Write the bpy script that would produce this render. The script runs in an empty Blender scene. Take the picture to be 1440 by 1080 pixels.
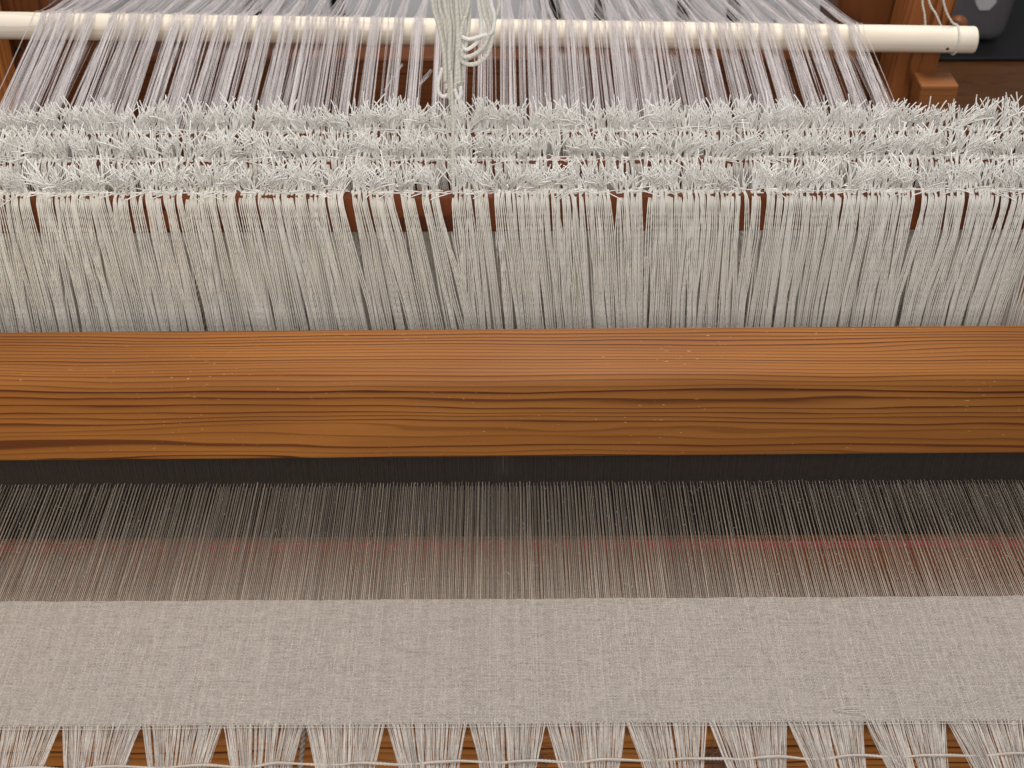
import bpy, math, random
import numpy as np
from mathutils import Vector, Matrix

random.seed(11)
rng = np.random.default_rng(7)
S = bpy.context.scene
COL = S.collection

# ------------------------------------------------------------------ camera
TH, YAW, FPX = math.radians(36.5), math.radians(-0.44), 1960.0
CAM = np.array([-0.0066, 0.0, 0.575])
cam = bpy.data.cameras.new('camera')
cam.sensor_width = 36.0
cam.lens = 36.0 * FPX / 1440.0
cam.clip_start = 0.02
cam.clip_end = 60
cam.dof.use_dof = True
cam.dof.focus_distance = 0.86
cam.dof.aperture_fstop = 22
cam_o = bpy.data.objects.new('camera', cam)
cam_o.location = CAM
cam_o.rotation_euler = (math.pi / 2 - TH, 0, YAW)
COL.objects.link(cam_o)
S.camera = cam_o

# ------------------------------------------------------------------ world, lamps, exposure
w = bpy.data.worlds.new('World')
S.world = w
w.use_nodes = True
bg = w.node_tree.nodes['Background']
bg.inputs[0].default_value = (0.93, 0.96, 1.0, 1)
bg.inputs[1].default_value = 0.33
S.view_settings.view_transform = 'Standard'
S.view_settings.look = 'None'
S.view_settings.exposure = 0.0
S.view_settings.gamma = 1.0


def lamp(name, loc, aim, sx, sy, power, color, spread=180):
    l = bpy.data.lights.new(name, 'AREA')
    l.shape = 'RECTANGLE'
    l.size, l.size_y, l.energy, l.color = sx, sy, power, color
    l.spread = math.radians(spread)
    o = bpy.data.objects.new(name, l)
    o.location = loc
    o.rotation_euler = (Vector(aim) - Vector(loc)).to_track_quat('-Z', 'Y').to_euler()
    COL.objects.link(o)


lamp('ceiling_lamp', (0.30, 1.45, 1.75), (0.10, 1.1, 0), 1.4, 0.8, 34, (1.0, 0.97, 0.96))
lamp('front_lamp', (-0.1, -0.75, 1.15), (0.0, 0.75, 0.08), 1.3, 0.6, 25, (1.0, 0.98, 0.965))
lamp('warm_lamp', (-0.80, 0.14, 0.28), (-0.36, 0.65, 0.03), 0.40, 0.30, 0.17, (1.0, 0.74, 0.32), 50)

# ------------------------------------------------------------------ helpers
F0 = np.array([0, math.cos(TH), -math.sin(TH)])
U0 = np.array([0, math.sin(TH), math.cos(TH)])
RZ = np.array([[math.cos(YAW), -math.sin(YAW), 0], [math.sin(YAW), math.cos(YAW), 0], [0, 0, 1]])
FW, UP, RT = RZ @ F0, RZ @ U0, RZ @ np.array([1.0, 0, 0])


def at(px, py, Y):
    """the point at distance Y that the photograph shows at (px, py)"""
    d = FW + RT * (px - 720) / FPX - UP * (py - 540) / FPX
    return CAM + d * (Y - CAM[1]) / d[1]


def atz(px, py, Z):
    d = FW + RT * (px - 720) / FPX - UP * (py - 540) / FPX
    return CAM + d * (Z - CAM[2]) / d[2]


def tubes(P, R, sides=3, ref=(1, 0, 0), phase=0.0, flat=1.0):
    """P (N,K,3) centre lines, R (N,K) radii -> verts, quads"""
    P = np.asarray(P, float)
    N, K, _ = P.shape
    R = np.broadcast_to(np.asarray(R, float), (N, K))
    T = np.gradient(P, axis=1)
    T /= np.linalg.norm(T, axis=2, keepdims=True) + 1e-12
    ref = np.asarray(ref, float)
    A = np.cross(T, ref)
    ln = np.linalg.norm(A, axis=2, keepdims=True)
    A = np.where(ln < 1e-3, np.array([0, 0, 1.0]), A / (ln + 1e-12))
    B = np.cross(T, A)
    ang = phase + np.arange(sides) * 2 * math.pi / sides
    V = (P[:, :, None, :] + R[:, :, None, None] *
         (np.cos(ang)[None, None, :, None] * A[:, :, None, :] * flat + np.sin(ang)[None, None, :, None] * B[:, :, None, :]))
    idx = np.arange(N * K * sides).reshape(N, K, sides)
    a = idx[:, :-1, :]
    b = idx[:, 1:, :]
    q = np.stack([a, b, np.roll(b, -1, 2), np.roll(a, -1, 2)], -1).reshape(-1, 4)
    return V.reshape(-1, 3), q


class MB:
    def __init__(s):
        s.v, s.f, s.t, s.n = [], [], [], 0

    def add(s, V, Q, tint=None):
        s.v.append(V)
        s.f.append(Q + s.n)
        s.t.append(np.full(len(V), 0.5) if tint is None else tint)
        s.n += len(V)
        return s

    def tubes(s, P, R, sides=3, ref=(1, 0, 0), phase=0.0, tint=None, flat=1.0):
        P = np.asarray(P, float)
        V, Q = tubes(P, R, sides, ref, phase, flat)
        if tint is None:
            tint = rng.random(P.shape[0])
        tint = np.asarray(tint, float)
        if tint.ndim == 1:
            tint = np.repeat(tint, P.shape[1])
        return s.add(V, Q, np.repeat(tint.reshape(-1), sides))

    def mesh(s, name, mat, smooth=True):
        V = np.concatenate(s.v)
        Q = np.concatenate(s.f)
        T = np.concatenate(s.t)
        me = bpy.data.meshes.new(name)
        me.vertices.add(len(V))
        me.vertices.foreach_set('co', V.astype(np.float32).ravel())
        me.loops.add(Q.size)
        me.loops.foreach_set('vertex_index', Q.astype(np.int32).ravel())
        me.polygons.add(len(Q))
        me.polygons.foreach_set('loop_start', np.arange(0, Q.size, 4, dtype=np.int32))
        me.update(calc_edges=True)
        me.polygons.foreach_set('use_smooth', np.full(len(Q), smooth))
        at_ = me.attributes.new('tint', 'FLOAT', 'POINT')
        at_.data.foreach_set('value', T.astype(np.float32))
        me.materials.append(mat)
        return me


def link(name, me, parent=None, kind=None, label=None, cat=None, group=None):
    o = bpy.data.objects.new(name, me)
    COL.objects.link(o)
    if parent is not None:
        o.parent = parent
    if kind:
        o['kind'] = kind
    if label:
        o['label'] = label
    if cat:
        o['category'] = cat
    if group:
        o['group'] = group
    return o


def thing(name, label, cat, loc=(0, 0, 0), group=None):
    o = link(name, None, None, None, label, cat, group)
    o.location = loc
    return o


def pymesh(name, verts, faces, mat, bevel=0.0, smooth=False, segs=2):
    import bmesh
    bm = bmesh.new()
    vs = [bm.verts.new(v) for v in verts]
    for f in faces:
        bm.faces.new([vs[i] for i in f])
    bmesh.ops.recalc_face_normals(bm, faces=bm.faces)
    if bevel:
        bmesh.ops.bevel(bm, geom=list(bm.edges), offset=bevel, segments=segs, profile=0.5, affect='EDGES', clamp_overlap=True)
    for f in bm.faces:
        f.smooth = smooth
    me = bpy.data.meshes.new(name)
    bm.to_mesh(me)
    bm.free()
    me.materials.append(mat)
    return me


BOXF = [(0, 1, 3, 2), (4, 6, 7, 5), (0, 4, 5, 1), (2, 3, 7, 6), (0, 2, 6, 4), (1, 5, 7, 3)]


def box(name, x0, x1, y0, y1, z0, z1, mat, bevel=0.002, shear=(0, 0)):
    """shear: x and y offset of the bottom against the top"""
    v = []
    for x in (x0, x1):
        for y in (y0, y1):
            for z in (z0, z1):
                k = 1 if z == z0 else 0
                v.append((x + shear[0] * k, y + shear[1] * k, z))
    return pymesh(name, v, BOXF, mat, bevel)


def prism_x(name, prof, x0, x1, mat, nx=1, smooth=True):
    """closed (y,z) outline swept along x"""
    n = len(prof)
    xs = np.linspace(x0, x1, nx + 1)
    v = [(x, p[0], p[1]) for x in xs for p in prof]
    f = []
    for k in range(nx):
        for i in range(n):
            j = (i + 1) % n
            f.append((k * n + i, k * n + j, (k + 1) * n + j, (k + 1) * n + i))
    f.append(tuple(range(n)))
    f.append(tuple(range(nx * n, nx * n + n)))
    me = pymesh(name, v, f, mat, 0, smooth)
    for p in me.polygons:
        if len(p.vertices) > 4:
            p.use_smooth = False
    return me


def rounded(prof_pts):
    """[(y,z,r)] corners -> outline with rounded corners"""
    out = []
    n = len(prof_pts)
    for i in range(n):
        p0 = np.array(prof_pts[i - 1][:2])
        p1 = np.array(prof_pts[i][:2])
        p2 = np.array(prof_pts[(i + 1) % n][:2])
        r = prof_pts[i][2]
        if r <= 0:
            out.append(tuple(p1))
            continue
        a = p1 + (p0 - p1) / np.linalg.norm(p0 - p1) * r
        b = p1 + (p2 - p1) / np.linalg.norm(p2 - p1) * r
        for t in np.linspace(0, 1, 9):
            out.append(tuple((1 - t) ** 2 * a + 2 * t * (1 - t) * p1 + t * t * b))
    return out


# ------------------------------------------------------------------ materials
class NT:
    def __init__(s, name):
        s.m = bpy.data.materials.new(name)
        s.m.use_nodes = True
        s.t = s.m.node_tree
        s.p = s.t.nodes['Principled BSDF']

    def n(s, typ, **kw):
        nd = s.t.nodes.new(typ)
        for k, v in kw.items():
            setattr(nd, k, v)
        return nd

    def l(s, a, b):
        s.t.links.new(a, b)

    def math(s, op, a, b=None, clamp=False):
        nd = s.n('ShaderNodeMath', operation=op, use_clamp=clamp)
        for i, x in enumerate((a, b)):
            if x is None:
                continue
            if isinstance(x, (int, float)):
                nd.inputs[i].default_value = x
            else:
                s.l(x, nd.inputs[i])
        return nd.outputs[0]

    def noise(s, vec, scale, detail=3, rough=0.5, vscale=(1, 1, 1)):
        mp = s.n('ShaderNodeMapping')
        mp.inputs['Scale'].default_value = vscale
        s.l(vec, mp.inputs[0])
        nz = s.n('ShaderNodeTexNoise')
        nz.inputs['Scale'].default_value = scale
        nz.inputs['Detail'].default_value = detail
        nz.inputs['Roughness'].default_value = rough
        s.l(mp.outputs[0], nz.inputs['Vector'])
        return nz.outputs['Fac']

    def ramp(s, fac, stops, interp='LINEAR'):
        r = s.n('ShaderNodeValToRGB')
        r.color_ramp.interpolation = interp
        e = r.color_ramp.elements
        while len(e) < len(stops):
            e.new(0.5)
        for i, (p, c) in enumerate(stops):
            e[i].position = p
            e[i].color = (c, c, c, 1) if isinstance(c, (int, float)) else (*c, 1)
        s.l(fac, r.inputs[0])
        return r.outputs[0]

    def mix(s, fac, a, b, mode='MIX'):
        nd = s.n('ShaderNodeMix', data_type='RGBA', blend_type=mode)
        for sock, x in ((nd.inputs['Factor'], fac), (nd.inputs['A'], a), (nd.inputs['B'], b)):
            if isinstance(x, (int, float)):
                sock.default_value = x
            elif isinstance(x, tuple):
                sock.default_value = (*x, 1)
            else:
                s.l(x, sock)
        return nd.outputs['Result']


def yarn(name, lo, hi, fleck=0.25, fscale=700, rough=0.75, sheen=0.15, trans=0.0):
    q = NT(name)
    a = q.n('ShaderNodeAttribute', attribute_name='tint')
    tc = q.n('ShaderNodeTexCoord')
    nz = q.noise(tc.outputs['Object'], fscale, 2, 0.6)
    f = q.math('ADD', a.outputs['Fac'], q.math('MULTIPLY', q.math('SUBTRACT', nz, 0.5), fleck * 4), True)
    c = q.mix(f, lo, hi)
    q.l(c, q.p.inputs['Base Color'])
    q.p.inputs['Roughness'].default_value = rough
    q.p.inputs['Specular IOR Level'].default_value = 0.3
    q.p.inputs['Sheen Weight'].default_value = sheen
    q.p.inputs['Sheen Roughness'].default_value = 0.4
    if trans:
        tr = q.n('ShaderNodeBsdfTranslucent')
        q.l(c, tr.inputs[0])
        mx = q.n('ShaderNodeMixShader')
        mx.inputs[0].default_value = trans
        q.l(q.p.outputs[0], mx.inputs[1])
        q.l(tr.outputs[0], mx.inputs[2])
        q.l(mx.outputs[0], q.t.nodes['Material Output'].inputs[0])
    return q.m


def wood(name, light, mid, dark, axis='X', pith=(0.0, 0.0), ring=0.002, wob=0.0025, rough=0.42, coat=0.15, nicks=0.0, seed=0.0, planar=None):
    """growth rings round a pith line; axis is the length of the piece, pith the two other coordinates"""
    q = NT(name)
    tc = q.n('ShaderNodeTexCoord')
    sp = q.n('ShaderNodeSeparateXYZ')
    q.l(tc.outputs['Object'], sp.inputs[0])
    L, A, B = {'X': ('X', 'Y', 'Z'), 'Z': ('Z', 'X', 'Y'), 'Y': ('Y', 'X', 'Z')}[axis]
    cb = q.n('ShaderNodeCombineXYZ')
    q.l(q.math('ADD', sp.outputs[L], seed), cb.inputs[0])
    q.l(sp.outputs[A], cb.inputs[1])
    q.l(sp.outputs[B], cb.inputs[2])
    vec = cb.outputs[0]
    a = q.math('SUBTRACT', sp.outputs[A], pith[0])
    b = q.math('SUBTRACT', sp.outputs[B], pith[1])
    r = q.math('SQRT', q.math('ADD', q.math('MULTIPLY', a, a), q.math('MULTIPLY', b, b)))
    if planar:
        r = q.math('ADD', q.math('MULTIPLY', sp.outputs[A], planar[0]), q.math('MULTIPLY', sp.outputs[B], planar[1]))
        r = q.math('ADD', r, q.math('MULTIPLY', sp.outputs[L], planar[2]))
    w1 = q.noise(vec, 1.0, 2, 0.5, (5, 28, 28) if not planar else (3.3, 24, 40))
    w2 = q.noise(vec, 1.0, 2, 0.5, (17, 90, 90) if not planar else (9, 40, 110))
    w3 = q.noise(vec, 1.0, 1, 0.5, (55, 200, 200) if not planar else (22, 120, 200))
    r = q.math('ADD', r, q.math('MULTIPLY', q.math('SUBTRACT', w1, 0.5), wob * 4.2))
    r = q.math('ADD', r, q.math('MULTIPLY', q.math('SUBTRACT', w2, 0.5), wob * 0.55))
    r = q.math('ADD', r, q.math('MULTIPLY', q.math('SUBTRACT', w3, 0.5), wob * 0.16))
    t = q.math('DIVIDE', r, ring)
    # uneven ring widths
    n1 = q.n('ShaderNodeTexNoise', noise_dimensions='1D')
    n1.inputs['Scale'].default_value = 0.45
    n1.inputs['Detail'].default_value = 2
    q.l(t, n1.inputs['W'])
    t = q.math('ADD', t, q.math('MULTIPLY', n1.outputs['Fac'], 1.1))
    fr = q.math('FRACT', t)
    late = q.ramp(fr, [(0.0, 0.0), (0.38, 0.06), (0.68, 0.34), (0.82, 1.0), (0.94, 0.95), (1.0, 0.0)])
    # some rings darker than others
    wn = q.n('ShaderNodeTexWhiteNoise', noise_dimensions='1D')
    q.l(q.math('FLOOR', t), wn.inputs['W'])
    late = q.math('MULTIPLY', late, q.math('ADD', q.math('MULTIPLY', wn.outputs['Value'], 0.7), 0.42), True)
    fib = q.noise(vec, 1.0, 4, 0.65, (14, 1500, 1500))
    blot = q.noise(vec, 1.0, 3, 0.5, (4, 22, 22))
    base = q.mix(q.ramp(blot, [(0.3, 0.0), (0.7, 1.0)]), light, mid)
    base = q.mix(q.math('MULTIPLY', q.ramp(fib, [(0.3, 0.0), (0.75, 1.0)]), 0.45), base, mid)
    c = q.mix(late, base, dark)
    if nicks:
        nk = q.noise(vec, 1.0, 2, 0.6, (230, 800, 800))
        nk2 = q.noise(vec, 1.0, 2, 0.5, (9, 45, 45))
        k = q.math('MULTIPLY', q.ramp(nk, [(0.695, 0.0), (0.73, 1.0)]), q.ramp(nk2, [(0.46, 0.0), (0.62, 1.0)]))
        c = q.mix(q.math('MULTIPLY', k, nicks), c, (0.62, 0.40, 0.20))
    q.l(c, q.p.inputs['Base Color'])
    rr = q.math('ADD', q.math('MULTIPLY', fib, 0.22), rough - 0.1)
    q.l(rr, q.p.inputs['Roughness'])
    q.p.inputs['Specular IOR Level'].default_value = 0.2
    q.p.inputs['Coat Weight'].default_value = coat
    q.p.inputs['Coat Roughness'].default_value = 0.3
    bp = q.n('ShaderNodeBump')
    bp.inputs['Strength'].default_value = 0.35
    bp.inputs['Distance'].default_value = 0.0003
    q.l(q.math('ADD', q.math('MULTIPLY', late, 0.8), q.math('MULTIPLY', fib, 0.5)), bp.inputs['Height'])
    q.l(bp.outputs[0], q.p.inputs['Normal'])
    return q.m


def plain(name, c, rough=0.6, var=0.15, scale=60, metal=0.0):
    q = NT(name)
    tc = q.n('ShaderNodeTexCoord')
    nz = q.noise(tc.outputs['Object'], scale, 4, 0.6)
    q.l(q.mix(nz, tuple(x * (1 - var) for x in c), tuple(x * (1 + var) for x in c)), q.p.inputs['Base Color'])
    q.p.inputs['Roughness'].default_value = rough
    q.p.inputs['Metallic'].default_value = metal
    return q.m


M_CAP = wood('oiled_pine', (0.345, 0.134, 0.030), (0.218, 0.077, 0.0160), (0.072, 0.019, 0.006), 'X', (0.685, 0.073), 0.00185, 0.0025, 0.55, 0.0, 0.75, 0.0, (0.60, 0.38, 0.0035))
M_PINE = wood('red_pine', (0.34, 0.115, 0.030), (0.25, 0.080, 0.020), (0.11, 0.032, 0.010), 'X', (0.60, -0.20), 0.004, 0.003, 0.45, 0.1, 0.0, 3.0)
M_BAR = wood('shaft_wood', (0.17, 0.047, 0.015), (0.13, 0.034, 0.010), (0.06, 0.016, 0.006), 'X', (0.85, 0.03), 0.0022, 0.002, 0.5, 0.05, 0.0, 5.0)
M_POST = wood('post_wood', (0.19, 0.062, 0.018), (0.14, 0.043, 0.012), (0.075, 0.022, 0.007), 'Z', (0.42, 1.30), 0.009, 0.006, 0.45, 0.1, 0.0, 1.0)
M_STICK = wood('pale_wood', (0.80, 0.715, 0.60), (0.76, 0.67, 0.545), (0.66, 0.56, 0.43), 'X', (1.35, 0.0), 0.003, 0.002, 0.68, 0.0)
M_FLOOR = wood('floor_wood', (0.20, 0.085, 0.032), (0.15, 0.060, 0.022), (0.09, 0.034, 0.013), 'X', (0.0, -1.6), 0.012, 0.02, 0.4, 0.1)
M_CLOTH = yarn('linen_cloth_yarn', (0.236, 0.201, 0.172), (0.405, 0.355, 0.309), 0.36, 1000)
M_WARP = yarn('linen_warp_yarn', (0.18, 0.145, 0.112), (0.43, 0.355, 0.28), 0.28, 500)
M_BUNDLE = yarn('linen_bundle_yarn', (0.265, 0.23, 0.198), (0.49, 0.437, 0.385), 0.3, 600)
M_LACE = yarn('lacing_linen', (0.33, 0.28, 0.235), (0.47, 0.405, 0.35), 0.3, 700)
M_BACK = yarn('lilac_linen_yarn', (0.60, 0.545, 0.525), (0.93, 0.875, 0.855), 0.3, 400, 0.7, 0.2, 0.3)
M_HED = yarn('heddle_cotton', (0.81, 0.765, 0.69), (0.95, 0.918, 0.855), 0.15, 900, 0.7, 0.2, 0.28)
M_END = yarn('cut_cotton', (0.82, 0.795, 0.745), (0.96, 0.945, 0.905), 0.12, 900, 0.75, 0.2, 0.2)
M_CORD = yarn('cord_cotton', (0.50, 0.475, 0.405), (0.70, 0.675, 0.60), 0.25, 700, 0.75, 0.2)
M_LINT = yarn('lint_fibre', (0.30, 0.26, 0.22), (0.50, 0.45, 0.40), 0.1)
M_DENT = plain('dark_reed', (0.024, 0.0185, 0.0150), 0.5, 0.4, 300)
M_GREY = plain('grey_panel', (0.68, 0.69, 0.71), 0.5, 0.08, 8)
M_BLACK = plain('plain_black', (0.010, 0.010, 0.011), 0.6)
M_BAG = plain('grey_bag', (0.115, 0.105, 0.115), 0.8, 0.25, 25)
M_PATCH = plain('white_patch', (0.55, 0.54, 0.54), 0.6)

# ------------------------------------------------------------------ setting
fl = pymesh('floor', [(-4, -1.5, -0.75), (4, -1.5, -0.75), (4, 7, -0.75), (-4, 7, -0.75)], [(0, 1, 2, 3)], M_FLOOR)
link('floor', fl, None, 'structure')
M_WALL = plain('room_wall', (0.30, 0.29, 0.29), 0.9, 0.06, 3)
link('wall', pymesh('wall', [(-4, 6.8, -0.75), (4, 6.8, -0.75), (4, 6.8, 1.9), (-4, 6.8, 1.9)], [(0, 1, 2, 3)], M_WALL), None, 'structure')

# ------------------------------------------------------------------ loom frame
loom = thing('loom', 'brown pine loom frame with posts and beams behind and below the threads', 'loom')
# breast beam under the tied bundles: front top edge at y .4946, z -.03
prof = rounded([(0.4946, -0.030, 0.004), (0.560, -0.030, 0.004), (0.560, -0.130, 0.004), (0.4946, -0.130, 0.004)])
M_BREAST = wood('breast_beam_wood', (0.62, 0.26, 0.065), (0.50, 0.185, 0.044), (0.10, 0.030, 0.009), 'X', (0.54, -0.09), 0.0035, 0.003, 0.42, 0.1, 0.0, 8.0)
link('breast_beam', prism_x('breast_beam', prof, -0.6, 0.6, M_BREAST), loom)
prof = rounded([(1.40, -0.028, 0.006), (1.48, -0.028, 0.006), (1.48, -0.16, 0.006), (1.40, -0.16, 0.006)])
M_BACKB = wood('back_beam_wood', (0.22, 0.075, 0.022), (0.17, 0.054, 0.016), (0.09, 0.027, 0.009), 'X', (1.45, -0.30), 0.006, 0.003, 0.45, 0.1, 0.0, 6.0)
link('back_beam', prism_x('back_beam', prof, -0.484, 0.38, M_BACKB), loom)
# warp beam deeper below
prof = [(1.30 + 0.05 * math.cos(a), -0.28 + 0.05 * math.sin(a)) for a in np.linspace(0, 2 * math.pi, 25)[:-1]]
link('warp_beam', prism_x('warp_beam', prof, -0.60, 0.40, M_BACKB), loom)


def post(name, top, bot, y0, y1, mat, bev=0.004):
    """top / bottom: (x0, x1, z)"""
    v = []
    for k in (0, 1):
        for y in (y0, y1):
            for e in (bot, top):
                v.append((e[k], y, e[2]))
    return link(name, pymesh(name, v, BOXF, mat, bev), loom)


post('post', (0.365, 0.435, 0.12), (0.40, 0.435, -0.75), 1.505, 1.60, M_POST)
M_BRACE = wood('brace_wood', (0.40, 0.150, 0.045), (0.30, 0.100, 0.028), (0.10, 0.026, 0.008), 'Z', (0.40, 1.62), 0.0075, 0.007, 0.42, 0.15, 0.0, 2.3)
post('brace', (0.441, 0.496, 0.12), (0.395, 0.442, -0.40), 1.445, 1.50, M_BRACE, 0.008)
post('post', (-0.72, -0.484, 0.16), (-0.72, -0.484, -0.75), 1.42, 1.52, M_POST)
M_LEFT = wood('left_brace_wood', (0.44, 0.17, 0.045), (0.34, 0.12, 0.03), (0.2, 0.06, 0.016), 'Z', (-0.6, 1.30), 0.01, 0.005, 0.42, 0.15, 0.0, 4.3)
BA, BB = at(-22, 0, 1.36), at(19, 175, 1.36)
post('brace', (BA[0] - 0.09, BA[0], BA[2]), (BB[0] - 0.09, BB[0], BB[2]), 1.36, 1.405, M_LEFT)
# drilled hole in the left post
c = at(25, 70, 1.4195)
n = 14
hv = [(c[0] + 0.0035 * math.cos(a), 1.4195, c[2] + 0.0035 * math.sin(a)) for a in np.linspace(0, 2 * math.pi, n + 1)[:-1]]
hv += [(x, 1.4215, z) for x, _, z in hv]
link('drilled_hole', pymesh('drilled_hole', hv, [tuple(range(n))] + [(i, (i + 1) % n, n + (i + 1) % n, n + i) for i in range(n)], M_BLACK), loom)
# block beside the right brace
M_BLOCK = wood('block_wood', (0.30, 0.115, 0.036), (0.26, 0.095, 0.028), (0.18, 0.06, 0.018), 'X', (1.4, -0.2), 0.006, 0.002, 0.45, 0.1)
link('block', box('block', 0.447, 0.488, 1.40, 1.436, -0.20, -0.062, M_BLOCK, 0.002), loom)
# peg with a rounded end
P = at(1346, 40, 1.43)
zz = np.array([-0.02, 0.0, 0.006, 0.0105, 0.0135, 0.015])
rr = np.array([0.0105, 0.0105, 0.0102, 0.0085, 0.0050, 0.0003])
pg = MB().tubes(np.array([[(P[0], 1.43, P[2] + z) for z in zz]]), rr[None, :], 16, (1, 0, 0))
link('peg_arm', box('peg_arm', 0.445, 0.488, 1.418, 1.442, -0.030, -0.014, M_POST, 0.002), loom)
link('peg', pg.mesh('peg', M_POST), loom)

# ------------------------------------------------------------------ things behind the loom
pan = thing('slatted_panel', 'pale grey slatted panel with dark gaps standing behind the warp and the white stick', 'panel')
sl = [(-0.70, -0.385), (-0.365, -0.262), (-0.247, 0.042), (0.052, 0.070), (0.082, 0.132), (0.143, 0.195), (0.208, 0.262), (0.274, 0.330), (0.343, 0.400), (0.405, 0.498)]
for i, (a, b) in enumerate(sl):
    link('slat', box('slat', a, b, 2.0, 2.03, -0.262, 0.10, M_GREY, 0.004, ((i % 3 - 1) * 0.008, 0)), pan)
link('shade_backing', box('shade_backing', -0.72, 0.52, 2.06, 2.08, -0.70, 0.10, M_BLACK, 0.001), pan)  # black sheet stands in for the shade between and below the slats
link('shadow_bar', box('shadow_bar', -0.72, 0.50, 1.99, 2.05, -0.30, -0.268, M_BLACK, 0.003), pan)  # black bar stands in for the shadow under the panel
for x in (-0.66, 0.44):
    link('leg', box('leg', x, x + 0.04, 2.0, 2.04, -0.75, -0.302, M_BLACK, 0.003), pan)

bag = thing('storage_bag', 'dark grey soft bag with a pale patch, top right behind the white stick', 'bag')
CR = atz(1400, 88, -0.75)
b0, b1 = at(1305, 64, CR[1] + 0.06), at(1424, 64, CR[1] + 0.06)
import bmesh
bm = bmesh.new()
bmesh.ops.create_cube(bm, size=1)
for v in bm.verts:
    t = 1.0 if v.co.z > 0 else 0.72
    v.co = Vector(((b0[0] + b1[0]) / 2 + 0.02 * (v.co.z > 0) + v.co.x * (b1[0] - b0[0]) * t * 1.15, CR[1] + 0.22 + v.co.y * 0.30, b0[2] + (v.co.z + 0.5) * 0.42))
bmesh.ops.bevel(bm, geom=list(bm.edges), offset=0.03, segments=3, profile=0.5, affect='EDGES')
for f in bm.faces:
    f.smooth = True
me = bpy.data.meshes.new('bag_body')
bm.to_mesh(me)
bm.free()
me.materials.append(M_BAG)
link('bag_body', me, bag)
PY = CR[1] + 0.066
pc = at(1386, 6, PY)
ph = [(pc[0] + 0.022 * math.cos(a) * (1 + 0.25 * math.sin(3 * a)), pc[2] + 0.018 * math.sin(a) * (1 + 0.2 * math.cos(2 * a))) for a in np.linspace(0, 2 * math.pi, 17)[:-1]]
pv = [(x, PY, z) for x, z in ph] + [(x, PY + 0.012, z) for x, z in ph]
link('patch', pymesh('patch', pv, [tuple(range(16)), tuple(range(31, 15, -1))] + [(i, (i + 1) % 16, 16 + (i + 1) % 16, 16 + i) for i in range(16)], M_PATCH), bag)
blk = box('low_black_box', b0[0] - 0.10, b1[0] + 0.4, CR[1], CR[1] + 0.5, -0.745, b0[2] - 0.004, M_BLACK, 0.01)  # plain black box fills the dark band below the bag
link('low_black_box', blk, None, None, 'low black box filling the dark band under the grey bag, upper right corner', 'crate')

# ------------------------------------------------------------------ beater: cap, reed, race board
beater = thing('beater', 'orange brown pine beater bar with dark reed across the middle of the loom', 'beater')
prof = rounded([(0.645, 0.0432, 0.004), (0.6455, 0.1025, 0.009), (0.696, 0.1035, 0.003), (0.696, 0.0435, 0.004)])
cap = link('cap', prism_x('cap', prof, -0.60, 0.60, M_CAP), beater)
cap.rotation_euler.z = 0.0045
cap.location.y = -0.0015
prof = rounded([(0.664, -0.0425, 0.002), (0.669, -0.0425, 0.001), (0.669, -0.056, 0.001), (0.681, -0.056, 0.001), (0.681, -0.0425, 0.001), (0.70, -0.0425, 0.003), (0.70, -0.135, 0.004), (0.664, -0.135, 0.004)])
M_HILITE = plain('rose_highlight', (0.60, 0.13, 0.10), 0.5)
M_RACE = wood('race_board_wood', (0.50, 0.21, 0.09), (0.41, 0.155, 0.062), (0.24, 0.08, 0.03), 'X', (0.70, -0.06), 0.003, 0.0025, 0.38, 0.2, 0.0, 2.0)
link('race_board', prism_x('race_board', prof, -0.60, 0.60, M_RACE), beater)
link('edge_highlight', box('edge_highlight', -0.60, 0.60, 0.6617, 0.6637, -0.0490, -0.0427, M_HILITE, 0.0006), beater)  # rose strip paints the highlight on the reddish board's top edge
reed = link('reed', pymesh('reed', [(x, y, z) for x in (-0.48, 0.40) for y in (0.670, 0.680) for z in (0.0365, 0.0428)], BOXF, M_DENT, 0.001), beater)
nd = 1240
xd = np.linspace(-0.475, 0.395, nd)
mb = MB()
V = []
for dx in (-0.00032, 0.00032):
    for y in (0.6705, 0.6795):
        for z in (-0.0555, 0.0364):
            V.append((dx, y, z))
V = np.array(V)
allv = (V[None] + np.stack([xd + rng.normal(0, 0.00004, nd), np.zeros(nd), np.zeros(nd)], -1)[:, None]).reshape(-1, 3)
allf = (np.array(BOXF)[None] + (np.arange(nd) * 8)[:, None, None]).reshape(-1, 4)
mb.add(allv, allf, np.repeat(rng.random(nd), 8))
link('dents', mb.mesh('dents', M_DENT, False), reed, 'stuff')

# ------------------------------------------------------------------ the web: cloth, warp and tied bundles
X0, X1, FELL, HEM = -0.458, 0.348, 0.5690, 0.4795
web = thing('linen_cloth', 'pale beige linen cloth being woven, with taut grey warp and knotted bundles', 'cloth')
NWARP = 752
xw = np.linspace(X0, X1, NWARP) + rng.normal(0, 0.00010, NWARP)
pitch = (X1 - X0) / (NWARP - 1)
NP = 88
yp = np.linspace(FELL, HEM, NP)
yp = yp + rng.normal(0, 0.00003, NP)
II, JJ = np.meshgrid(np.arange(NWARP), np.arange(NP), indexing='ij')
sgn = np.where((II + JJ) % 2 == 0, 1.0, -1.0)


def smooth1(a, k, axis=-1):
    for _ in range(k):
        a = (np.roll(a, 1, axis) + a * 2 + np.roll(a, -1, axis)) / 4
    return a


wav = smooth1(smooth1(rng.normal(0, 1, (NWARP, NP)), 60, 0), 20, 1)
wav = wav / wav.std() * 0.00012
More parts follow.
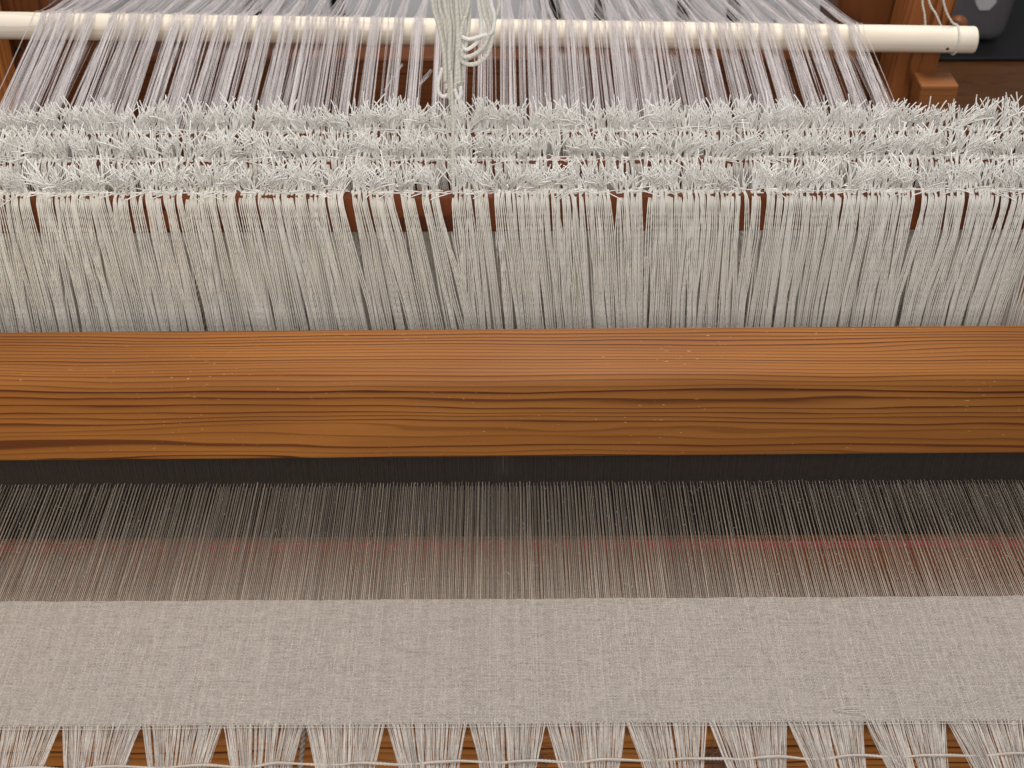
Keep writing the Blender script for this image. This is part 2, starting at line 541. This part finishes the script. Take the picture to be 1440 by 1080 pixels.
# warp inside the cloth
slub_w = smooth1(rng.normal(0, 1, (NWARP, NP)), 3, 1)
slub_w = slub_w / slub_w.std()
slub_f = smooth1(rng.normal(0, 1, (NWARP, NP)), 4, 0)
slub_f = slub_f / slub_f.std()
lat = smooth1(rng.normal(0, 1, (NWARP, NP)), 4, 1)
lat = lat / lat.std() * 0.00012
Pw = np.stack([xw[:, None] + lat, np.broadcast_to(yp, (NWARP, NP)), sgn * 0.00031 + wav], -1)
Rw = 0.00047 * (1 + 0.13 * np.clip(slub_w, -2, 2.8))
tw = 0.45 + 0.20 * rng.normal(0, 1, (NWARP, 1)) + 0.17 * slub_w
cloth = MB()
cloth.tubes(Pw, Rw, 4, (1, 0, 0), math.pi / 4, tw.clip(0, 1))
latf = smooth1(rng.normal(0, 1, (NWARP, NP)), 6, 0)
latf = latf / latf.std() * 0.00007
Pf = np.stack([np.broadcast_to(xw[:, None], (NWARP, NP)), yp[None, :] + latf, -sgn * 0.00018 + wav], -1).transpose(1, 0, 2)
Rf = (0.00056 * (1 + 0.10 * np.clip(slub_f, -2, 2.8))).T
tf = 0.45 + 0.03 * rng.normal(0, 1, (NP, 1)) + 0.08 * slub_f.T
cloth.tubes(Pf, Rf, 4, (0, 1, 0), math.pi / 4, tf.clip(0, 1))
link('woven_yarn', cloth.mesh('woven_yarn', M_CLOTH), web, 'stuff')

# taut warp from the fell through the reed to the heddles
K = 12
ys = np.concatenate([np.linspace(FELL - 0.001, 0.675, 9), [0.76, 0.84, 0.93]])
tt = ((ys - FELL) / (0.675 - FELL)).clip(0, 1)
upz = np.where(np.arange(NWARP) % 2 == 0, 0.0016, -0.0016) + rng.normal(0, 0.0005, NWARP)
zs = upz[:, None] * tt[None] + np.where(ys > 0.7, (ys - 0.7) * 0.03, 0)[None]
pair = np.where(np.arange(NWARP) % 2 == 0, 0.00012, -0.00012)
xs = xw[:, None] + (pair + rng.normal(0, 0.00016, NWARP))[:, None] * np.minimum(tt, 1)[None] + smooth1(rng.normal(0, 0.0002, (NWARP, K)), 2, 1) * np.sin(tt * math.pi)[None]
Pwp = np.stack([xs, np.broadcast_to(ys, xs.shape), zs], -1)
Rwp = 0.00029 * (1 + 0.22 * smooth1(rng.normal(0, 1, xs.shape), 1, 1)) * (1 + 0.13 * rng.normal(0, 1, (NWARP, 1))).clip(0.7, 1.5)
tint = (0.40 + 0.23 * rng.normal(0, 1, (NWARP, 1)) + 0.1 * rng.normal(0, 1, xs.shape)).clip(0, 1)
mb = MB().tubes(Pwp, Rwp, 4, (1, 0, 0), 0.4, tint)
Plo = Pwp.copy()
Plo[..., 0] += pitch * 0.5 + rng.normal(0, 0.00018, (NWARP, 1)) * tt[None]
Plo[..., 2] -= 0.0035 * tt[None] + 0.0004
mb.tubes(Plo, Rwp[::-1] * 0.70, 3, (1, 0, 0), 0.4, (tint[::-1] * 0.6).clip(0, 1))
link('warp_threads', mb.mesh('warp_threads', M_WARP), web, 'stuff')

# fibres standing off the warp and the cloth
nl = 1300
base = np.stack([rng.uniform(-0.36, 0.35, nl), rng.uniform(0.485, 0.674, nl), rng.uniform(0.0005, 0.0022, nl)], -1)
dirn = np.stack([rng.normal(0, 0.6, nl), rng.normal(0, 1, nl), rng.normal(0, 0.25, nl)], -1)
dirn /= np.linalg.norm(dirn, axis=1, keepdims=True)
ln = rng.uniform(0.0005, 0.0022, nl)
bend = rng.normal(0, 0.0005, (nl, 3))
tq = np.linspace(-0.5, 0.5, 4)
Pl = base[:, None] + dirn[:, None] * (ln[:, None] * tq)[..., None] + bend[:, None] * (tq[None, :, None] ** 2) * 4
mb = MB().tubes(Pl, np.broadcast_to(np.array([0.4, 1, 1, 0.4]) * 0.00014, (nl, 4)) * rng.uniform(0.7, 1.7, (nl, 1)), 3)
link('lint', mb.mesh('lint', M_LINT), web, 'stuff')

# tied bundles below the hem; gap positions along the hem
gaps = [-0.4490, -0.4070, -0.3650, -0.3225, -0.2800, -0.2377, -0.1961, -0.1534, -0.1106, -0.0687, -0.0263, 0.0149, 0.0565, 0.0993, 0.1409, 0.1814, 0.2237, 0.2660, 0.3085, 0.348]
KNOT_Y = 0.413
bundle_x = []
for g in range(len(gaps) - 1):
    a, b = gaps[g], gaps[g + 1]
    mid = a + (b - a) * (0.5 + rng.uniform(-0.06, 0.06))
    skew = 0.0045 if b < 0 else 0.002
    for h, (p, q_) in enumerate(((a, mid), (mid, b))):
        sel = np.where((xw >= p) & (xw < q_))[0]
        sel = np.repeat(sel, 3)
        n = len(sel)
        x_top = (xw[sel] + rng.normal(0, 0.0004, n)).clip(p + 0.0002, q_ - 0.0002)
        cx = (p + q_) / 2
        kx = cx + ((mid - cx) * 0.62) + skew + rng.uniform(-0.001, 0.001)
        wk = 0.22
        x_bot = kx + (x_top - cx) * wk + rng.normal(0, 0.0006, n)
        yy = np.array([HEM + 0.0030, HEM - 0.0005, 0.470, 0.460, 0.450, 0.440, 0.430, 0.421, KNOT_Y])
        t = ((HEM - yy) / (HEM - KNOT_Y)).clip(0, 1)
        X = x_top[:, None] + (x_bot - x_top)[:, None] * t[None]
        X = X + smooth1(rng.normal(0, 0.0007, X.shape), 1, 1) * np.sin(t * math.pi)[None]
        rnd = ((x_top - cx) / ((q_ - p) / 2)).clip(-1, 1)
        Z = -0.0003 + t[None] * (0.0035 * (1 - rnd[:, None] ** 2) * rng.uniform(-0.6, 1, n)[:, None]) - 0.006 * t[None]
        Y = np.broadcast_to(yy, X.shape).copy()
        Y[:, 0] += rng.uniform(-0.0025, 0.0025, n)
        Z[:, 0] += rng.uniform(-0.0004, 0.0008, n)
        Z[:, 1] += rng.uniform(-0.0003, 0.0008, n)
        R = 0.00023 * (1 + 0.2 * rng.normal(0, 1, (n, 1))).clip(0.6, 1.5) * np.ones_like(X)
        tn = (0.5 + 0.28 * rng.normal(0, 1, n)).clip(0, 1)
        mb = MB().tubes(np.stack([X, Y, Z], -1), R, 4, (1, 0, 0), 0.3, tn)
        link('tied_bundle', mb.mesh('tied_bundle', M_BUNDLE), web)
        bundle_x.append((p, q_, cx, kx, h))

# cord threaded over and under the bundles
yc = 0.4560
pts = []
for (p, q_, cx, kx, h) in bundle_x:
    t = (HEM - yc) / (HEM - KNOT_Y)
    bx = cx + (kx - cx) * t
    hw = (q_ - p) / 2 * (1 - t * 0.82)
    z = -0.0011 if h == 0 else 0.0009
    for s in (-0.7, 0, 0.7):
        pts.append((bx + hw * s, yc + 0.0105 * bx + rng.normal(0, 0.0004), z - 0.0015))
pts.sort()
pts = np.array(pts)
xi = np.linspace(pts[0, 0], pts[-1, 0], 420)
ycurve = smooth1(np.interp(xi, pts[:, 0], pts[:, 1]), 6)
zcurve = smooth1(np.interp(xi, pts[:, 0], pts[:, 2]), 5)
ang = xi / 0.0035 * 2 * math.pi
mb = MB()
for k in range(2):
    o = np.stack([xi, ycurve + 0.00036 * np.cos(ang + k * math.pi), zcurve + 0.00036 * np.sin(ang + k * math.pi)], -1)
    mb.tubes(o[None], 0.00060, 5, (0, 1, 0), 0, np.array([0.5]))
link('lacing_string', mb.mesh('lacing_string', M_LACE), None, None, 'off-white twisted cord threaded over and under the tied bundles along the bottom', 'cord')
# straight thin thread just below the hem
xi = np.linspace(-0.45, 0.345, 60)
o = np.stack([xi, HEM - 0.0026 + 0.0003 * np.sin(xi * 37), 0.0006 + 0 * xi], -1)
link('stray_thread', MB().tubes(o[None], 0.00018, 4, (0, 1, 0)).mesh('stray_thread', M_BUNDLE), None, None, 'thin pale thread stretched straight across the bundles just below the hem', 'thread')
# loose thread lying on the cloth and hanging down, right
lp = [atz(x, y, z) for x, y, z in ((1172, 996, .0012), (1190, 999, .0014), (1212, 998, .0016), (1206, 993, .0018), (1188, 994, .0018), (1172, 997, .0016), (1196, 1002, .0016), (1214, 1003, .0016),
                                     (1222, 1020, .0015), (1232, 1040, .0015), (1245, 1056, .001), (1262, 1072, 0.0), (1280, 1086, -.002))]


def spline(pts, n=12):
    pts = np.array(pts, float)
    ext = np.concatenate([[2 * pts[0] - pts[1]], pts, [2 * pts[-1] - pts[-2]]])
    out = []
    for i in range(len(pts) - 1):
        p0, p1, p2, p3 = ext[i:i + 4]
        for t in np.linspace(0, 1, n, endpoint=False):
            out.append(0.5 * (2 * p1 + (p2 - p0) * t + (2 * p0 - 5 * p1 + 4 * p2 - p3) * t * t + (3 * p1 - p0 - 3 * p2 + p3) * t ** 3))
    out.append(pts[-1])
    return np.array(out)


link('loose_thread', MB().tubes(spline(lp)[None], 0.00024, 4, (0, 0, 1)).mesh('loose_thread', M_BUNDLE), None, None, 'loose curled thread end lying on the cloth hem at lower right', 'thread')
# two cords that run down behind the bundles from the cloth roller
for i, (px, lab) in enumerate(((180, 'twisted tie cord hanging in the second gap from the left, before the breast beam'), (424, 'twisted tie cord hanging in the fourth gap from the left, before the breast beam'))):
    a = atz(px + 6, 1012, -0.012)
    b = atz(px - 4, 1100, -0.022)
    tl = np.linspace(0, 1, 60)
    mb = MB()
    for k in range(2):
        ph = tl * 34 + k * math.pi
        o = a + (b - a) * tl[:, None] + np.stack([0.0007 * np.cos(ph), 0 * ph, 0.0007 * np.sin(ph)], -1)
        mb.tubes(o[None], 0.0008, 5, (1, 0, 0), 0, np.array([0.3]))
    link('tie_cord', mb.mesh('tie_cord', M_LACE), None, None, lab, 'cord', 'tie cords before the breast beam')
# tufts of brown lint caught on the breast beam
for i, (px, lab) in enumerate(((742, 'fuzzy brown lint tuft on the breast beam under the middle gaps'), (1008, 'fuzzy brown lint tuft on the breast beam right of the middle'), (590, 'small wispy lint tuft on the breast beam left of the middle'))):
    c = at(px, 1068, 0.4925)
    n = 90 if i < 2 else 35
    t = np.linspace(0, 1, 7)
    st = c + rng.normal(0, 1, (n, 3)) * np.array([0.006, 0.0008, 0.004])
    dr = rng.normal(0, 1, (n, 3)) * np.array([0.007, 0.0012, 0.006])
    cv = rng.normal(0, 1, (n, 3)) * np.array([0.004, 0.0015, 0.004])
    Pt = st[:, None] + dr[:, None] * t[None, :, None] + cv[:, None] * np.sin(t * 4)[None, :, None]
    Pt[..., 1] = np.minimum(Pt[..., 1], 0.4938)
    q = MB().tubes(Pt, 0.00012, 3)
    link('lint_tuft', q.mesh('lint_tuft', M_TUFT if 'M_TUFT' in globals() else yarn('tuft_fibre', (0.16, 0.09, 0.06), (0.32, 0.2, 0.15), 0.1)), None, None, lab, 'lint', 'lint tufts on the breast beam')

# ------------------------------------------------------------------ heddle shafts
ZT = 0.1495
BAR_H = 0.0275


def heddle_mesh(v):
    r = np.random.default_rng(100 + v)
    mb = MB()
    L = 0.27
    z = np.concatenate([[0.0007, 0, -0.002, -0.005], np.linspace(-0.009, -0.135, 62), np.linspace(-0.14, -L, 8)])
    yf = np.interp(-z, [-0.001, 0, 0.002, 0.006, 0.03, 0.085, 0.14, L], [0.0, 0.0012, 0.0050, 0.0068, 0.0066, 0.0012, 0.0008, 0.005])
    cx = np.interp(-z, [0, 0.03, 0.08, 0.15, L], np.concatenate([[0], r.normal(0, 0.0009, 3), [0]]))
    tw = 1 + 0.20 * np.sin(np.arange(len(z)) * 2.4)
    P = np.stack([cx, -yf, z], -1)
    gapw = np.interp(-z, [0, 0.004, 0.03, 0.085, 0.15, L], [0.0003, r.uniform(0.0004, 0.0008), r.uniform(0.0005, 0.0012), r.uniform(0.0004, 0.0010), 0.0005, 0.0008])
    for sd in (-1, 0, 1):
        Q = P.copy()
        Q[:, 0] += sd * gapw * 1.55
        Q[:, 1] += sd * 0.0003
        mb.tubes(Q[None], (0.00042 * tw)[None], 4, (1, 0, 0), 0, np.array([r.uniform(0.3, 0.95)]))
    k = np.r_[0:4, 4:len(z):5, len(z) - 1]
    P2 = np.stack([cx[k] + np.interp(-z[k], [0, 0.01, 0.05, L], [0, r.normal(0, 0.0012), r.normal(0, 0.0014), 0]), yf[k], z[k]], -1)
    mb.tubes(P2[None], np.full((1, len(k)), 0.00062), 4, (1, 0, 0), 0, np.array([r.uniform(0.2, 0.7)]))
    kn = np.array([(-0.0008, -0.001, -0.0016), (-0.0004, -0.0012, 0.0002), (0.0003, -0.0012, 0.0006), (0.0008, -0.001, -0.001)])
    mb.tubes(kn[None], np.array([[0.0005, 0.0010, 0.0010, 0.0005]]), 5, (0, 1, 0), 0, np.array([0.6]))
    return mb.mesh('heddle', M_HED)


def ends_mesh(v):
    r = np.random.default_rng(500 + v)
    mb = MB()
    n = r.integers(7, 12)
    for i in range(n):
        flop = r.random() < 0.06
        L = r.uniform(0.0105, 0.0235) if not flop else r.uniform(0.006, 0.014)
        t = np.linspace(0, 1, 6)
        ax = r.normal(0, 0.11)
        ay = r.normal(-0.02, 0.17)
        d = np.array([ax, ay, 1.0])
        if flop:
            d = np.array([r.choice([-1, 1]) * 1.0, -0.45, r.uniform(-0.1, 0.35)])
        d /= np.linalg.norm(d)
        bend = np.array([r.normal(0, 0.24), r.normal(-0.06, 0.2), -abs(r.normal(0, 0.08))])
        P = np.array([0, -0.0016, 0.0004]) + d * (L * t)[:, None] + bend * (L * t ** 2)[:, None]
        P[:, 0] += np.sin(t * r.uniform(3, 7) + r.uniform(0, 6)) * 0.0011 * t
        R = 0.00037 * np.array([1, 1.05, 0.95, 1.05, 1.0, 0.95]) * r.uniform(0.85, 1.15)
        mb.tubes(P[None], R[None], 4, (1, 0, 0) if not flop else (0, 1, 0), 0, np.array([r.uniform(0.2, 1)]))
    return mb.mesh('cut_ends', M_END)


HM = [heddle_mesh(i) for i in range(14)]
EM = [ends_mesh(i) for i in range(48)]
GAPS = [(60, 5), (165, 5), (205, 5), (270, 5), (345, 3), (490, 4), (562, 4), (590, 7), (630, 13), (690, 4), (857, 8), (905, 5), (1045, 6), (1064, 4), (1146, 3), (1278, 5)]
LEAN_X = [-300, 0, 150, 350, 550, 633, 641, 700, 850, 970, 1200, 1420, 1700]
LEAN_S = [-0.10, -0.08, 0.0, 0.07, 0.16, 0.21, 0.07, 0.12, 0.10, 0.04, 0.0, -0.06, -0.1]


def heddle_xs(n, x0, x1, gaps, amp=0.22):
    """positions packed into clumps between gaps"""
    g = np.linspace(x0, x1, 6000)
    px = 720 + g / 0.897 * FPX
    dens = 1 + 0.9 * smooth1(rng.normal(0, 1, 6000), 250) / smooth1(rng.normal(0, 1, 6000), 250).std() * amp
    dens = dens.clip(0.45, 2.4)
    for c, wd in gaps:
        dens[np.abs(px - c) < wd / 2 + 1.5] *= 0.0
    cdf = np.cumsum(dens)
    cdf /= cdf[-1]
    u = (np.arange(n) + 0.5 + rng.uniform(-0.30, 0.30, n)) / n
    return np.interp(u, cdf, g)


shaft_labels = ['front heddle shaft with pale string heddles hanging over its reddish bar, behind the beater',
                'middle heddle shaft, its frayed knot row just above the front one',
                'rear heddle shaft, its frayed ends topmost before the lilac warp']
for s, (Y, zt) in enumerate(((0.780, ZT), (0.825, ZT), (0.866, ZT))):
    sh = thing('heddle_shaft', shaft_labels[s], 'heddle shaft', (0, Y, zt), 'heddle shafts behind the beater')
    prof = rounded([(-0.0045, -0.0010, 0.002), (0.0045, -0.0010, 0.002), (0.0045, -BAR_H, 0.002), (-0.0045, -BAR_H, 0.002)])
    link('shaft_bar', prism_x('shaft_bar', prof, -0.52, 0.52, M_BAR), sh)
    prof = rounded([(-0.0045, -0.245, 0.002), (0.0045, -0.245, 0.002), (0.0045, -0.267, 0.002), (-0.0045, -0.267, 0.002)])
    link('shaft_bar', prism_x('shaft_bar', prof, -0.52, 0.52, M_BAR), sh)
    gp = GAPS if s == 0 else [(float(rng.uniform(0, 1440)), float(rng.uniform(3, 5))) for _ in range(6)]
    half = 0.334 + 0.016 * s
    hx = heddle_xs(300, -half, half, gp, 0.07 if s == 0 else 0.06)
    lean_n = smooth1(rng.normal(0, 1, 300), 4)
    lean_n = lean_n / lean_n.std() * 0.009 + rng.normal(0, 0.014, 300)
    tl = smooth1(rng.normal(0, 1, 300), 8)
    tl = tl / tl.std() * 0.17
    tf_ = smooth1(rng.normal(0, 1, 300), 5)
    tf_ = tf_ / tf_.std() * 0.15
    for k, x in enumerate(hx):
        px = 720 + x / 0.897 * FPX
        lean = np.interp(px, LEAN_X, LEAN_S) * (1.0 if s == 0 else 0.6) + lean_n[k]
        for c, wd in (gp if s == 0 else ()):
            d = c - px
            if abs(d) < 42:
                lean += math.copysign(0.0075 * (wd / 2 + 1.5) * (1 - abs(d) / 42), d)
        h = bpy.data.objects.new('heddle', HM[(k * 5 + s + int(rng.integers(0, 3))) % len(HM)])
        COL.objects.link(h)
        h.parent = sh
        h.location = (x, float(rng.normal(0, 0.0003)), float(rng.normal(0, 0.0006)))
        h.rotation_euler = (0, -math.atan(lean * 0.8), float(rng.normal(0, 0.12)))
        e = bpy.data.objects.new('cut_ends', EM[int(rng.integers(0, len(EM)))])
        COL.objects.link(e)
        e.parent = h
        e.rotation_euler = (float(tf_[k] + rng.normal(0, 0.12)), float(tl[k] + rng.normal(0, 0.07) + math.atan(lean * 0.8)), float(rng.uniform(-0.5, 0.5)))
        sc = float(rng.uniform(0.85, 1.15))
        e.scale = (1, 1, sc)
    # the heddles beyond the picture's edges
    mo = MB()
    ox = np.concatenate([np.arange(X0, -half, 0.0027), np.arange(half + 0.001, max(X1, half + 0.006), 0.0024)])
    zz = np.array([0, -0.004, -0.03, -0.09, -0.14, -0.27])
    yf = np.array([0.0, -0.0066, -0.0066, -0.0012, -0.001, -0.005])
    for sg in (1, -1):
        Po = np.stack([np.broadcast_to(ox[:, None], (len(ox), 6)), np.broadcast_to(yf * sg, (len(ox), 6)), np.broadcast_to(zz, (len(ox), 6))], -1)
        mo.tubes(Po, 0.00055, 4)
    tq = np.linspace(0, 1, 4)
    dd = np.stack([rng.normal(0, .25, (len(ox) * 3)), rng.normal(-.2, .2, len(ox) * 3), np.ones(len(ox) * 3)], -1) * rng.uniform(.014, .022, (len(ox) * 3, 1))
    mo.tubes(np.stack([np.repeat(ox, 3), 0 * np.repeat(ox, 3) - 0.0015, 0 * np.repeat(ox, 3)], -1)[:, None] + dd[:, None] * tq[None, :, None], 0.0005, 4)
    link('outer_heddles', mo.mesh('outer_heddles', M_HED), sh, 'stuff')

# ------------------------------------------------------------------ white stick and its strings
SY = 1.306
e0, e1 = at(-120, 34, SY), at(1371, 56, SY)
SR = 0.0131
ax = (e1 - e0) / np.linalg.norm(e1 - e0)
stick = thing('lease_stick', 'long round creamy white wooden stick lifting the lilac warp bundles', 'stick')
tl = np.array([0, 0.02, 0.5, 0.98, 0.9985, 0.9996, 1.0])
rl = np.array([1, 1, 1, 1, 1.0, 0.94, 0.80]) * SR
Ps = e0 + (e1 - e0) * tl[:, None]
v, q = tubes(Ps[None], rl[None], 32, (0, 0, 1))
mb = MB().add(v, q)
mm = mb.mesh('stick_body', M_STICK)
link('stick_body', mm, stick)
# end cap
n = 32
ring = v[-n:]
v2 = np.concatenate([ring, [ring.mean(0) + ax * 0.0003]])
link('stick_end', pymesh('stick_end', [tuple(x) for x in v2], [(i, (i + 1) % n, n) for i in range(n)], M_STICK, 0, True), stick)
# drilled hole
hc = at(1332, 67, SY - 0.0105)
c0 = e0 + ax * ((hc - e0) @ ax)
nn = np.array(hc) - c0
nn /= np.linalg.norm(nn)
tb = np.cross(ax, nn)
hcc = c0 + nn * (SR + 0.0001)
hv = [tuple(hcc + 0.0016 * (math.cos(a) * ax + math.sin(a) * tb)) for a in np.linspace(0, 2 * math.pi, 13)[:-1]]
hv += [tuple(np.array(p) - nn * 0.002) for p in hv]
link('drilled_hole', pymesh('drilled_hole', hv, [tuple(range(12))] + [(i, (i + 1) % 12, 12 + (i + 1) % 12, 12 + i) for i in range(12)], M_BLACK), stick)


def cordmesh(name, pts, r, mat, n=10, ply=True, pitch=0.006):
    P = spline(pts, n)
    mb = MB()
    if not ply:
        mb.tubes(P[None], r, 6, (0, 1, 0), 0, np.array([0.6]))
    else:
        # resample so that the twist shows
        seg = np.linalg.norm(np.diff(P, axis=0), axis=1)
        s = np.concatenate([[0], np.cumsum(seg)])
        m = max(12, int(s[-1] / (pitch / 7)))
        u = np.linspace(0, s[-1], m)
        P = np.stack([np.interp(u, s, P[:, i]) for i in range(3)], -1)
        T = np.gradient(P, axis=0)
        T /= np.linalg.norm(T, axis=1, keepdims=True)
        A = np.cross(T, np.array([0, 1.0, 0.01]))
        A /= np.linalg.norm(A, axis=1, keepdims=True)
        B = np.cross(T, A)
        for k in range(2):
            ph = u / pitch * 2 * math.pi + k * math.pi
            mb.tubes((P + (A * np.cos(ph)[:, None] + B * np.sin(ph)[:, None]) * r * 0.45)[None], r * 0.62, 5, (0, 1, 0), 0, np.array([0.4 + 0.3 * k]))
    return mb.mesh(name, mat)


sc = at(1342, 56, SY)
c0 = e0 + ax * ((sc - e0) @ ax)
yv = np.array([0, 1.0, 0]) - ax * ax[1]
yv /= np.linalg.norm(yv)
zv = np.cross(ax, yv)
wrap = [c0 + (SR + 0.0011) * (-math.cos(a) * yv + math.sin(a) * zv) + ax * 0.0002 * a for a in np.linspace(math.radians(100), math.radians(-110), 10)]
top = at(1318, -60, SY)
link('hanging_string', cordmesh('hanging_string', [top, at(1327, 4, SY), at(1338, 30, SY)] + wrap, 0.0011, M_CORD, 6, True, 0.007), None, None, 'grey white string looped round the right end of the white stick', 'string', 'strings at the right end of the white stick')
for pts, lab in (([(1297, -60), (1297, 0), (1300, 20), (1301, 40), (1300, 62)], 'thin string hanging furthest left beside the right wooden post'),
                 ([(1296, -60), (1306, 0), (1316, 20), (1325, 40), (1336, 62)], 'slanting string passing behind the white stick before the wooden brace')):
    link('hanging_string', cordmesh('hanging_string', [at(x, y, SY + 0.028) for x, y in pts], 0.0011, M_CORD, 8, True, 0.007), None, None, lab, 'string', 'strings at the right end of the white stick')

# ------------------------------------------------------------------ back warp in bundles over the stick
back = thing('back_warp', 'lilac white linen warp in fine bundles running over and under the white stick', 'warp')


def stickz(x):
    return e0[2] + (e1[2] - e0[2]) * (x - e0[0]) / (e1[0] - e0[0])


NB = 38
cxs = X0 + (np.arange(NB) + 0.5) * (X1 - X0) / NB
Bw = (X1 - X0) / NB


def back_bundle(cx, width, n, over, drift, fan, wob):
    xt = np.sort(np.where(rng.random(n) < 0.75, rng.uniform(-0.42, 0.42, n), rng.normal(0, 0.45, n)).clip(-0.75, 0.75))
    sz = float(stickz(cx))
    if over:
        # touches the stick over a short arc
        yy = np.array([0.93, 1.0, 1.10, 1.20, 1.27, SY - 0.009, SY - 0.003, SY + 0.004, SY + 0.010, 1.345, 1.39, 1.45, 1.52, 1.60])
        top = sz + SR + 0.0004
        z = np.array([0.0, 0, 0, 0, 0, top - 0.0022, top - 0.0001, top - 0.0003, top - 0.0032, top - 0.010, top - 0.018, top - 0.030, top - 0.045, top - 0.062])
        z[:5] = 0.004 + (top - 0.0026 - 0.004) * (yy[:5] - 0.93) / (SY - 0.009 - 0.93)
    else:
        yy = np.array([0.93, 1.0, 1.10, 1.20, 1.27, SY - 0.008, SY, SY + 0.008, 1.335, 1.37, 1.41, 1.46, 1.52, 1.60])
        bot = sz - SR - 0.0008
        z = np.interp(yy, [0.93, SY, 1.40, 1.60], [0.0, bot, bot - 0.004, bot - 0.045])
    k = len(yy)
    wf = np.interp(yy, [0.93, 1.10, SY, 1.40, 1.60], [1.35 * Bw / width, 1.12, 1.0, fan, fan * 1.1])
    cxl = cx + np.interp(yy, [0.93, SY, 1.345, 1.42, 1.60], [rng.normal(0, 0.0008), 0, drift * 0.25, drift, drift * 1.15])
    x = cxl[None] + xt[:, None] * width * wf[None]
    x = x + smooth1(rng.normal(0, 1, (n, k)), 2, 1) * wob
    zz = z[None] + rng.uniform(0, 1, (n, 1)) * 0.0009 + smooth1(rng.normal(0, 0.0007, (n, k)), 1, 1) * np.where(np.abs(yy - SY) < 0.03, 0, 1)[None]
    R = 0.00019 * rng.uniform(0.7, 1.4, (n, 1)) * np.ones_like(x)
    tn = (0.55 + 0.25 * rng.normal(0, 1, n)).clip(0, 1)
    mb = MB().tubes(np.stack([x, np.broadcast_to(yy, x.shape), zz], -1), R, 4, (1, 0, 0), 0.3, tn)
    link('warp_bundle', mb.mesh('warp_bundle', M_BACK), back)


for i, cx in enumerate(cxs):
    left = cx < -0.25
    mid_ = -0.18 < cx < 0.0
    width = Bw * (rng.uniform(0.58, 0.74) if mid_ else rng.uniform(0.62, 0.90))
    n = int(34 * (1.0 if not left else 1.05) * width / (Bw * 0.75))
    drift = rng.normal(0, 0.0012) + (0.003 if left else (-0.004 if cx > 0.05 else 0.0))
    fan = rng.uniform(0.45, 0.8) if not left else rng.uniform(0.7, 1.2)
    back_bundle(cx + rng.normal(0, 0.0008), width, n, True, drift, fan, 0.0009 if not left else 0.0013)
    if cx < -0.19 or cx > 0.0:
        off = Bw * rng.uniform(0.35, 0.6)
        back_bundle(cx + off, Bw * rng.uniform(0.45, 0.85), int(rng.integers(16, 24)), False, drift - off * 1.3, 0.5, 0.0010)
# single stray ends crossing between bundles
mb = MB()
for pts in ([(540, 128), (556, 104), (566, 92)], [(590, 118), (600, 106), (606, 98)], [(802, 138), (812, 128), (822, 122)], [(934, 130), (944, 112), (952, 100)]):
    P3 = [atz(x, y, 0.026) for x, y in pts]
    for k in range(4):
        mb.tubes(spline([p + rng.normal(0, 0.0007, 3) for p in P3], 4)[None], 0.00025, 4)
link('crossed_ends', mb.mesh('crossed_ends', M_BACK), back)

# ------------------------------------------------------------------ cords hanging from above in the middle
hc = thing('cord_bunch', 'bunch of off-white cords and loops hanging from above in the middle', 'cord bunch')
CY = 0.768
strands = []
for i in range(13):
    u = (i - 6) / 6.0
    x0 = 634 + u * 27 + float(rng.normal(0, 1.5))
    xm = 637 + u * 14 + float(rng.normal(0, 2))
    xe = 635 + u * 9
    ye = 146 - abs(u) * 28 + float(rng.normal(0, 4))
    strands.append(([(x0 - u * 3, -90), (x0, 0), ((x0 + xm) / 2 + float(rng.normal(0, 1.5)), 36), (xm, 76), ((xm + xe) / 2 + float(rng.normal(0, 1)), 112), (xe, ye)], 0.0011 + 0.0004 * float(rng.random())))
strands.append(([(634, 100), (636, 150), (637, 180), (636, 215), (637, 250), (638, 272)], 0.0012))
for i, (pts, r) in enumerate(strands):
    dy = ((i * 5) % 4) * 0.0016
    link('cord', cordmesh('cord', [at(x, y, CY + dy - (0.004 if i == 13 else 0)) for x, y in pts], r, M_CORD, 8, True, 0.0034), hc)
loops = [
    ([(676, -60), (678, 0), (683, 26), (688, 40), (682, 62), (668, 76), (652, 80), (648, 70)], 0.0013, M_CORD),
    ([(684, -60), (686, 0), (691, 28), (692, 52), (684, 78), (668, 90), (652, 88), (647, 76)], 0.0014, M_CORD),
    ([(672, -60), (673, 0), (677, 30), (675, 52), (666, 64), (654, 70), (648, 60)], 0.0012, M_END),
    ([(690, -60), (690, 0), (695, 22), (692, 44), (678, 50), (660, 55), (650, 52)], 0.0012, M_END),
    ([(702, -60), (702, 0), (699, 18), (694, 34), (690, 56), (678, 72), (664, 80), (655, 84)], 0.0011, M_CORD),
    ([(622, 96), (616, 116), (617, 130), (624, 136), (630, 132)], 0.0012, M_END),
    ([(640, 126), (644, 139), (648, 132), (647, 122)], 0.0013, M_END),
]
for i, (pts, r, m) in enumerate(loops):
    link('loop', cordmesh('loop', [at(x, y, CY - 0.004 + 0.003 * (i % 3)) for x, y in pts], r, m, 8, True, 0.0028), hc)
